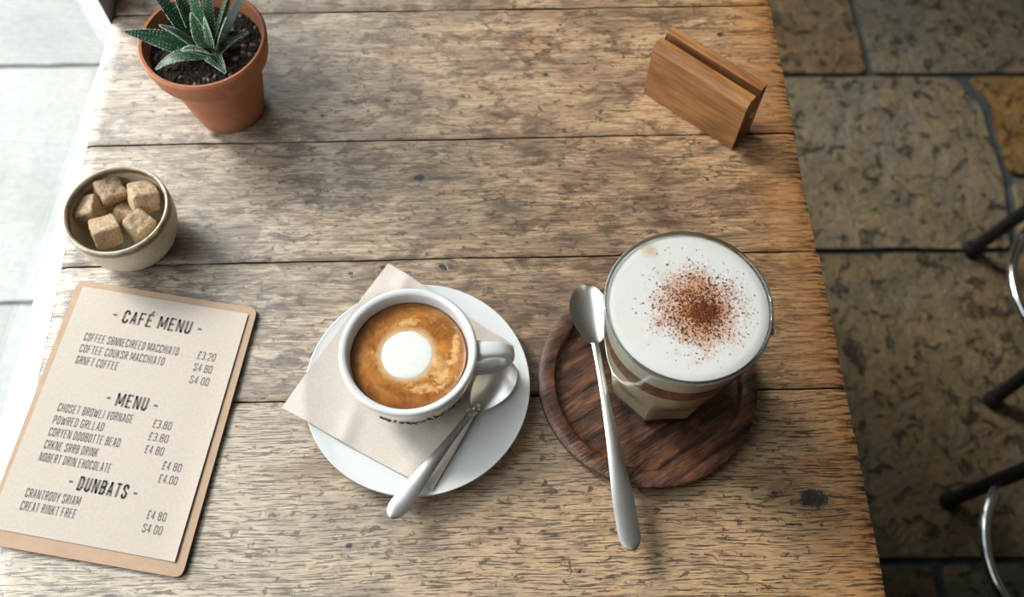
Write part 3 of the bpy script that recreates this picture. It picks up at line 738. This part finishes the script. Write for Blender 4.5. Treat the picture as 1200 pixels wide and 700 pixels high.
for i, ((px, py), zc_, rot, where) in enumerate(cl):
    bm = bmesh.new(); bmesh.ops.create_cube(bm, size=1); bmesh.ops.subdivide_edges(bm, edges=bm.edges, cuts=14, use_grid_fill=True)
    sz = Vector((.0196, .0188, .0180)) * (1 if i < 5 else .74) * (.92 if i == 4 else 1)
    for vtx in bm.verts:
        c = vtx.co; m8 = (abs(c.x * 2) ** 9 + abs(c.y * 2) ** 9 + abs(c.z * 2) ** 9) ** (1 / 9); c = c / max(m8, 1e-6) * max(abs(c.x), abs(c.y), abs(c.z)) * 2 * .5 / .5
        vtx.co = Vector((c.x * sz.x, c.y * sz.y, c.z * sz.z)); q_ = vtx.co * 220 + Vector((i * 9, 0, 0)); vtx.co += vtx.co.normalized() * (noise.noise(q_) * .0008 + noise.noise(q_ * 4.1) * .00075)
    p = P(px, py, zc_); o = from_bm('sugar_cube', bm, SUGAR, loc=p, sharp=None); o.rotation_euler = tuple(math.radians(k) for k in rot)
    tag(o, 'rough brown sugar cube ' + where, 'sugar cube', 'brown sugar cubes in the bowl')

# ------------------------------------------------------------------ potted succulent
PX, PY = -.2192, .4955
plant = empty('potted_succulent', (PX, PY, T)); tag(plant, 'spiky dark green succulent in a round terracotta pot by the window', 'plant')
def mat_terra():
    m = NT('terracotta'); o = m.obj(); a = m.noise(o, 18, 5); b = m.noise(o, 300, 3)
    c = m.mix(m.ramp(a, [(.35, 0), (.7, 1)]), (.42, .150, .070), (.53, .215, .115)); c = m.mix(m.ramp(b, [(.3, .25), (.6, 0)]), c, (.30, .10, .05))
    m.color(c).set(Roughness=.75); m.bump(b, .15, .0006); return m.m
TERRA = mat_terra()
pp = [(.0001, 0), (.0268, 0), (.0282, .0012), (.0310, .015), (.0345, .035), (.0380, .0560), (.0392, .0615), (.0440, .0632), (.0462, .0655), (.0488, .0800), (.0490, .0832), (.0476, .0850), (.0456, .0845), (.0444, .0800), (.0430, .0700), (.0400, .064), (.0001, .064)]
v, f = lathe(pp, 96); mesh_from('pot', v, f, TERRA, plant, sharp=38)
SOILZ = .0715
SOIL = simple('potting_soil', (.022, .016, .012), .95, var=.5, scale=350, bump=1.0, bd=.002)
v, f = [], []; n = 40
for i in range(9):
    for k in range(n):
        r = .0436 * i / 8; a = 2 * PI * k / n; x, y = r * math.cos(a), r * math.sin(a); v.append((x, y, SOILZ + noise.noise(Vector((x * 90, y * 90, 2))) * .002))
for i in range(8):
    for k in range(n): f.append((i * n + k, i * n + (k + 1) % n, (i + 1) * n + (k + 1) % n, (i + 1) * n + k))
so_ = mesh_from('soil', v, f, SOIL, plant); tag(so_, kind='stuff')
def grit(nm, count, mat, seed, lo, hi, big=False):
    rnd = random.Random(seed); bm = bmesh.new()
    for _ in range(count):
        r = .0428 * math.sqrt(rnd.random()); a = rnd.uniform(0, 2 * PI); x, y = r * math.cos(a), r * math.sin(a); s = rnd.uniform(lo, hi)
        M = Matrix.Translation((x, y, SOILZ + noise.noise(Vector((x * 90, y * 90, 2))) * .002 + s * .3)) @ Matrix.Rotation(rnd.uniform(0, 6), 4, 'Z') @ Matrix.Rotation(rnd.uniform(-.5, .5), 4, 'X') @ Matrix.Diagonal((s * rnd.uniform(1, 1.7), s, s * .7, 1))
        bmesh.ops.create_icosphere(bm, subdivisions=1, radius=1, matrix=M)
    o = from_bm(nm, bm, mat, plant, smooth=big); tag(o, kind='stuff')
grit('soil_crumbs', 700, simple('soil_crumb', (.05, .034, .025), .9, var=.5, scale=200), 5, .0006, .0015)
grit('gravel', 75, simple('grey_grit', (.20, .165, .15), .7, var=.3, scale=100), 6, .0010, .0022, True)
def mat_leaf():
    m = NT('succulent_leaf'); o = m.obj(); s = m.n('ShaderNodeSeparateXYZ'); m.l(o, s.inputs[0])
    a = m.noise(o, 60, 4); b = m.vor(m.mapping(o, (1, 1, 1)), 520)
    r = m.math('SQRT', m.math('ADD', m.math('POWER', s.outputs[0], 2), m.math('POWER', s.outputs[1], 2)))
    c = m.mix(m.ramp(m.math('MULTIPLY', r, 15), [(.09, 0), (.68, 1)]), (.007, .075, .012), (.018, .058, .036))
    c = m.mix(m.ramp(a, [(.4, 0), (.7, .5)]), c, (.06, .16, .09))
    c = m.mix(m.ramp(b, [(.10, .5), (.22, 0)]), c, (.40, .52, .42))
    m.color(c).set(Roughness=.42); m.bump(a, .2, .001); return m.m
LEAF = mat_leaf(); TUB = simple('leaf_tubercle', (.62, .68, .58), .5); 
def leaf(base, tip, w, sag, thick=.45, seed=0, roll=0):
    base, tip = Vector(base), Vector(tip); N, K = 22, 12; v, f = [], []; d = (tip - base); L = d.length; rnd = random.Random(seed)
    side = d.cross(Vector((0, 0, 1))).normalized(); upv = side.cross(d).normalized()
    side, upv = side * math.cos(roll) + upv * math.sin(roll), upv * math.cos(roll) - side * math.sin(roll)
    if upv.z < 0: upv = -upv
    bumps = []
    for i in range(N + 1):
        t = i / N; c = base + d * t + Vector((0, 0, 1)) * sag * 4 * t * (1 - t); hw = w / 2 * (min(1, .62 + t * 1.6) * (1 - t ** 1.7) ** .85 + .006)
        for k in range(K):
            a = 2 * PI * k / K; ca, sa = math.cos(a), math.sin(a)
            z = (sa * thick * (1.0 if sa < 0 else -.10)) * (1 - .3 * abs(ca))
            p = c + side * ca * hw + upv * z * hw
            v.append(tuple(p))
        if .08 < t < .97:
            for sg in (-1, 1):
                bumps.append((c + side * sg * hw, .00062)); bumps.append((c + side * sg * hw * .97 + d * (.5 / N) - upv * hw * .05, .00052))
                for q_ in (.35, .7): bumps.append((c + side * sg * hw * q_ - upv * hw * thick * (1.02 - q_ * q_ * .62), .00042)); bumps.append((c + side * sg * hw * q_ + d * (.3 / N) + upv * hw * .02, .00042))
            if i % 2 == 0: bumps.append((c - upv * hw * thick * 1.0, .00036))
    for i in range(N):
        for k in range(K): f.append((i * K + k, i * K + (k + 1) % K, (i + 1) * K + (k + 1) % K, (i + 1) * K + k))
    f.append(tuple(reversed(range(K)))); f.append(tuple(N * K + k for k in range(K)))
    me = bpy.data.meshes.new('leaf'); me.from_pydata(v, [], f); me.update()
    bm = bmesh.new(); bm.from_mesh(me); bmesh.ops.recalc_face_normals(bm, faces=bm.faces); bm.to_mesh(me); bm.free()
    o = finish('leaf', me, LEAF, plant, True, 60)
    bv, bf = [], []
    for (p, s) in bumps:
        if rnd.random() < .12: continue
        b = len(bv); s *= rnd.uniform(.7, 1.25)
        for q_ in ((1, 0, 0), (0, 1, 0), (-1, 0, 0), (0, -1, 0), (0, 0, 1), (0, 0, -1)): bv.append(tuple(p + Vector(q_) * s))
        for k in range(4): bf.append((b + k, b + (k + 1) % 4, b + 4)); bf.append((b + (k + 1) % 4, b + k, b + 5))
    t_ = mesh_from('tubercles', bv, bf, TUB, o); tag(t_, kind='stuff')
PO = Vector((PX, PY, T))
def LP(px, py, z): return P(px, py, z) - PO
CB = LP(243, 58, SOILZ + .002)
def lf(bpx, bpy_, tpx, tpy, tz, w, sag, seed, roll=0, bz=SOILZ + .004, thick=.45): leaf(LP(bpx, bpy_, bz), LP(tpx, tpy, tz), w, sag, thick, seed, roll)
lf(236, 60, 143, 37, .100, .0190, .003, 1, roll=.30, thick=.6)
lf(234, 56, 186, 30, .108, .0120, .004, 2)
lf(234, 54, 172, -20, .118, .0165, .004, 3, roll=-.25, thick=.6)
lf(238, 50, 200, -20, .130, .0140, .003, 4, thick=.6)
lf(240, 52, 222, -30, .142, .0140, .002, 5, bz=SOILZ + .01, thick=.6)
lf(245, 50, 244, -36, .132, .0130, .002, 12, bz=SOILZ + .008)
lf(248, 54, 277, -34, .142, .0185, .002, 6, roll=.35, bz=SOILZ + .01, thick=.6)
lf(256, 54, 298, -26, .122, .0120, .003, 7)
lf(250, 62, 292, 38, .088, .0165, .005, 8, thick=.55)
lf(246, 64, 265, 87, .080, .0135, .004, 9, thick=.55)
lf(244, 64, 182, 83, .080, .0150, .008, 10, thick=.55)
lf(246, 62, 213, 60, .104, .0120, .004, 11, bz=SOILZ + .012, thick=.7)
lf(240, 57, 224, 14, .118, .0120, .002, 13, bz=SOILZ + .012)
lf(248, 58, 240, 20, .116, .0110, .002, 14, bz=SOILZ + .014)
lf(252, 58, 266, 20, .112, .0120, .003, 15, bz=SOILZ + .012, roll=.2)

# ------------------------------------------------------------------ menu board
MB = [P(92, 328, .0035), P(302, 362, .0035), P(213, 678, .0035), P(-26, 636, .0035)]
KRAFT = simple('kraft_board', (.48, .325, .225), .75, var=.06, scale=120, bump=.1, bd=.0003)
KEDGE = simple('board_edge', (.12, .065, .04), .8)
board = empty('menu_board', (sum((p for p in MB), Vector()) / 4).to_tuple()[:2] + (T,)); tag(board, 'tan clipboard with a printed cafe menu sheet, lower left on the table', 'menu')
mbc = [(p.x, p.y) for p in reversed(MB)]
bm = bmesh.new(); prism(bm, rounded(mbc, .0055, 6), T + .0006, T + .0036, .0003, 1)
o = from_bm('backing_board', bm, [KRAFT, KEDGE], sharp=30)
for p in o.data.polygons:
    if abs(p.normal.z) < .5: p.material_index = 1
keep(o, board)
PP = [P(97, 335.5, .0046), P(291, 368, .0046), P(205, 659, .0046), P(-15, 618, .0046)]
PAPER = simple('menu_paper', (.57, .49, .43), .85, var=.05, scale=500, bump=.15, bd=.0002)
def paper():
    N = 24; v, f = [], []
    for lay in (0, 1):
        for j in range(N + 1):
            for i in range(N + 1):
                u, w = i / N, j / N; p = (PP[0] * (1 - w) + PP[3] * w) * (1 - u) + (PP[1] * (1 - w) + PP[2] * w) * u
                lift = max(0, (u - .9) / .1) ** 2 * .0009 * (.4 + w * .6); v.append((p.x, p.y, T + .0040 + lift + (.0003 if lay else 0)))
    n = (N + 1) ** 2
    for j in range(N):
        for i in range(N):
            a = j * (N + 1) + i; f.append((a, a + N + 1, a + N + 2, a + 1)[::-1]); f.append((n + a, n + a + N + 1, n + a + N + 2, n + a + 1))
    per = [i for i in range(N)] + [N + j * (N + 1) for j in range(N)] + [N * (N + 1) + i for i in range(N, 0, -1)] + [j * (N + 1) for j in range(N, 0, -1)]
    for k in range(len(per)):
        a, b = per[k], per[(k + 1) % len(per)]; f.append((a, b, n + b, n + a))
    me = bpy.data.meshes.new('paper'); me.from_pydata(v, [], f); me.update()
    bm = bmesh.new(); bm.from_mesh(me); bmesh.ops.recalc_face_normals(bm, faces=bm.faces); bm.to_mesh(me); bm.free()
    return keep(finish('menu_sheet', me, PAPER, None, True, 50), board)
sheet = paper(); sheet['label'] = 'pale beige menu sheet printed in grey capitals'

# condensed sans capitals as strokes, x 0..1, y 0..1
G = {
 'A': [[(0, 0), (.5, 1), (1, 0)], [(.2, .3), (.8, .3)]], 'B': [[(0, 0), (0, 1), (.75, 1), (1, .85), (1, .65), (.75, .53), (0, .53)], [(.75, .53), (1, .38), (1, .15), (.75, 0), (0, 0)]],
 'C': [[(1, .75), (1, .85), (.75, 1), (.25, 1), (0, .85), (0, .15), (.25, 0), (.75, 0), (1, .15), (1, .27)]], 'D': [[(0, 0), (0, 1), (.65, 1), (1, .82), (1, .18), (.65, 0), (0, 0)]],
 'E': [[(1, 1), (0, 1), (0, 0), (1, 0)], [(0, .52), (.8, .52)]], 'F': [[(1, 1), (0, 1), (0, 0)], [(0, .52), (.8, .52)]],
 'G': [[(1, .75), (1, .85), (.75, 1), (.25, 1), (0, .85), (0, .15), (.25, 0), (.75, 0), (1, .15), (1, .47), (.55, .47)]], 'H': [[(0, 0), (0, 1)], [(1, 0), (1, 1)], [(0, .52), (1, .52)]],
 'I': [[(.5, 0), (.5, 1)]], 'K': [[(0, 0), (0, 1)], [(1, 1), (0, .4)], [(.3, .58), (1, 0)]], 'L': [[(0, 1), (0, 0), (1, 0)]], 'M': [[(0, 0), (0, 1), (.5, .2), (1, 1), (1, 0)]],
 'N': [[(0, 0), (0, 1), (1, 0), (1, 1)]], 'O': [[(.25, 0), (0, .15), (0, .85), (.25, 1), (.75, 1), (1, .85), (1, .15), (.75, 0), (.25, 0)]], 'P': [[(0, 0), (0, 1), (.75, 1), (1, .85), (1, .6), (.75, .45), (0, .45)]],
 'R': [[(0, 0), (0, 1), (.75, 1), (1, .85), (1, .62), (.75, .5), (0, .5)], [(.6, .5), (1, 0)]], 'S': [[(1, .75), (1, .87), (.75, 1), (.25, 1), (0, .87), (0, .68), (1, .35), (1, .14), (.75, 0), (.25, 0), (0, .14), (0, .26)]],
 'T': [[(0, 1), (1, 1)], [(.5, 1), (.5, 0)]], 'U': [[(0, 1), (0, .15), (.25, 0), (.75, 0), (1, .15), (1, 1)]], 'V': [[(0, 1), (.5, 0), (1, 1)]], 'W': [[(0, 1), (.22, 0), (.5, .8), (.78, 0), (1, 1)]],
 'X': [[(0, 0), (1, 1)], [(0, 1), (1, 0)]], 'Y': [[(0, 1), (.5, .45), (1, 1)], [(.5, .45), (.5, 0)]], '-': [[(.0, .5), (1, .5)]], '.': [[(.35, .0), (.35, .09)]],
 '£': [[(1, .8), (.85, 1), (.5, 1), (.3, .85), (.3, 0)], [(0, 0), (1, 0)], [(0, .48), (.8, .48)]],
 '0': [[(.25, 0), (0, .15), (0, .85), (.25, 1), (.75, 1), (1, .85), (1, .15), (.75, 0), (.25, 0)]], '2': [[(0, .75), (0, .87), (.25, 1), (.75, 1), (1, .87), (1, .65), (0, 0), (1, 0)]],
 '3': [[(0, .87), (.25, 1), (.75, 1), (1, .85), (1, .65), (.75, .53), (.4, .53)], [(.75, .53), (1, .38), (1, .15), (.75, 0), (.25, 0), (0, .13)]], '4': [[(.75, 0), (.75, 1), (0, .28), (1, .28)]],
 '8': [[(.25, .53), (0, .66), (0, .87), (.25, 1), (.75, 1), (1, .87), (1, .66), (.75, .53), (.25, .53), (0, .4), (0, .13), (.25, 0), (.75, 0), (1, .13), (1, .4), (.75, .53)]],
}
G['É'] = G['E'] + [[(.4, 1.14), (.75, 1.32)]]
INK = simple('grey_ink', (.15, .135, .125), .8); INK2 = simple('grey_fine_ink', (.27, .245, .23), .8)
pe = (PP[0] - PP[3]).normalized(); px_ = (PP[1] - PP[0]).normalized()
def text(s, p0, p1, cap, sw, mat, nm):
    a, b = P(*p0, .0046), P(*p1, .0046); W_ = (b - a).length; ex = (b - a).normalized(); ey = Vector((-ex.y, ex.x, 0))
    ch = cap / 1080 * (P(*p0, .0046) - cam.location).length / .95                      # cap height in metres
    wid = {'M': .60, 'W': .64, 'I': .16, '-': .34, '.': .12, ' ': .14, 'N': .46}
    gap = .13; adv = []; x = 0
    for c in s: w = wid.get(c, .42); adv.append((x, w)); x += w + gap
    sc = W_ / ((x - gap) * ch); v, f = [], []
    for c, (x0, w) in zip(s, adv):
        wi = max(0, w * sc - sw)
        for pl in G.get(c, []):
            pts = [Vector((x0 * sc + sw / 2 + p[0] * wi, sw / 2 + p[1] * (1 - sw))) * ch for p in pl]; hw = sw * ch / 2
            for i in range(len(pts) - 1):
                p, q_ = pts[i], pts[i + 1]; u = (q_ - p).normalized(); n1 = Vector((-u.y, u.x)) * hw; e = u * hw * .55; base = len(v)
                for r_ in (p - e + n1, p - e - n1, q_ + e - n1, q_ + e + n1): g_ = a + ex * r_.x + ey * r_.y; v.append((g_.x, g_.y, T + .00448))
                f.append((base, base + 1, base + 2, base + 3))
    o = mesh_from(nm, v, f, mat, None, smooth=False)
    if o.data.polygons and o.data.polygons[0].normal.z < 0: o.data.flip_normals()
    # sub-part of the sheet
    o.parent = sheet; return o
for (s, p0, p1) in [('- CAFÉ MENU -', (129, 376), (234, 394)), ('- MENU -', (121.5, 474), (182.3, 484)), ('- DUNBATS -', (77, 572.5), (158, 587.5))]:
    text(s, p0, p1, 14.6, .145, INK, 'printed_heading')
for (s, p0, p1) in [('COFFEE SBNNECIREED MACCHIATO', (97, 399), (207.5, 417)), ('COFTEE COUKSR MACCHIATO', (91.7, 412.5), (190.6, 428.8)), ('GRNFT COFFEE', (87, 426), (136.4, 434.3)),
                    ('£3.20', (230, 420.5), (251, 424)), ('S4 80', (225.6, 434.5), (246.7, 438.2)), ('S4 00', (221, 449), (243, 452.8)),
                    ('CHOSET BROWLI VORNAGE', (66, 482), (154, 496.5)), ('POWRED GRLLAD', (60.5, 496.5), (119.6, 505.8)), ('CORYEN DOOBOTTE BEAD', (55.4, 510.7), (138.6, 524.5)),
                    ('CRKNE SRRB DRINK', (50, 525.5), (112.5, 536)), ('NOBERT DRIN EHOCOLATE', (44, 540), (127.9, 554.3)),
                    ('£3.80', (177.5, 501), (199.3, 504.5)), ('£3.80', (172.5, 516), (195.4, 519.8)), ('£4 80', (168, 531), (190, 534.6)), ('£4 80', (188.6, 550), (210.7, 553.8)), ('£4.00', (184, 565.4), (206, 569)),
                    ('CRANTROOY SRIAM', (28, 582.5), (92, 593)), ('CREAT RINKT FREE', (22, 597.5), (86.8, 608.2)), ('£4 80', (170.4, 608), (192.9, 611.8)), ('S4 00', (165.4, 623.8), (188.2, 627.6))]:
    text(s, p0, p1, 9.0, .10, INK2, 'printed_line')

# ------------------------------------------------------------------ wooden menu holder block
h0 = P(754, 109); h1 = P(857, 176); hdv = (h1 - h0); HL = hdv.length; ang = math.atan2(hdv.y, hdv.x)
holder = empty('menu_holder', h0, ang); tag(holder, 'honey brown wooden menu holder block with a slot, top right of table', 'menu holder')
H = .0600; D = .0270
prof = [(0, .0008), (0, H - .0055), (.0030, H), (.0105, H), (.0110, H - .0004), (.0110, .024), (.0185, .024), (.0185, H - .0006), (.0190, H), (.0262, H), (D, H - .001), (D, .0008), (.0262, 0), (.0008, 0)]
bm = bmesh.new(); A_ = [bm.verts.new((0, y, z)) for y, z in prof]; B_ = [bm.verts.new((HL, y, z)) for y, z in prof]
n = len(prof)
for k in range(n): bm.faces.new((A_[k], A_[(k + 1) % n], B_[(k + 1) % n], B_[k]))
for vs_ in (A_, B_): bm.faces.new(vs_)
bmesh.ops.triangulate(bm, faces=[fc for fc in bm.faces if len(fc.verts) > 4])
from_bm('wood_block', bm, HOLDER, holder, smooth=False)
bm = bmesh.new(); tube(bm, [(HL + .0012, .0148, .033 + .0), (HL - .010, .0148, .033)], .0022, 16)
bmesh.ops.create_uvsphere(bm, u_segments=14, v_segments=8, radius=.003, matrix=Matrix.Translation((HL + .0006, .0148, .033)) @ Matrix.Diagonal((.45, 1, 1, 1)))
o = from_bm('screw', bm, POLISH, holder); o['label'] = 'small shiny metal screw head'

# ------------------------------------------------------------------ bar stools at the right
BLACK = simple('black_metal', (.006, .007, .008), .5); CHROME = simple('chrome', (.78, .79, .80), .10, metal=1.0); SEATM = simple('black_leather', (.02, .018, .017), .5, bump=.2)
def stool(c, ang0, Rf, Rr, label):
    root = empty('bar_stool', (c[0], c[1], 0)); tag(root, label, 'stool', 'bar stools beside the table')
    def rad(z): return Rf + (.105 - Rf) * (z / .70)
    for k in range(4):
        a = ang0 + k * PI / 2; d = Vector((math.cos(a), math.sin(a), 0))
        bm = bmesh.new(); tube(bm, [d * rad(z) + Vector((0, 0, z)) for z in (.006, .1, .3, .5, .70)], .0105, 14); lg = from_bm('leg', bm, BLACK, root, sharp=50)
        bm = bmesh.new(); tube(bm, [d * rad(0) + Vector((0, 0, z)) for z in (0.0012, .004, .018, .022)], [.0125, .0138, .0135, .011], 14); from_bm('foot_cap', bm, BLACK, lg, sharp=50)
    bm = bmesh.new(); tube(bm, [(Rr * math.cos(2 * PI * k / 64), Rr * math.sin(2 * PI * k / 64), .14) for k in range(65)], .0075, 14, caps=False); bmesh.ops.remove_doubles(bm, verts=bm.verts, dist=.0001)
    from_bm('foot_ring', bm, CHROME, root)
    v, f = lathe([(.0001, .70), (.15, .70), (.165, .705), (.17, .725), (.165, .745), (.15, .752), (.0001, .755)], 48); mesh_from('seat', v, f, SEATM, root, sharp=50)
cB = P(1211, 673, -T); cA = P(1246, 388, -T)
stool(cB, math.radians(133), (P(1120, 577, -T) - cB).length, .135, 'black legged bar stool with chrome foot ring, lower right beside the table')
stool(cA, math.radians(128), (P(1150, 285, -T) - cA).length, .150, 'black legged bar stool further up the right side of the flagstone floor')
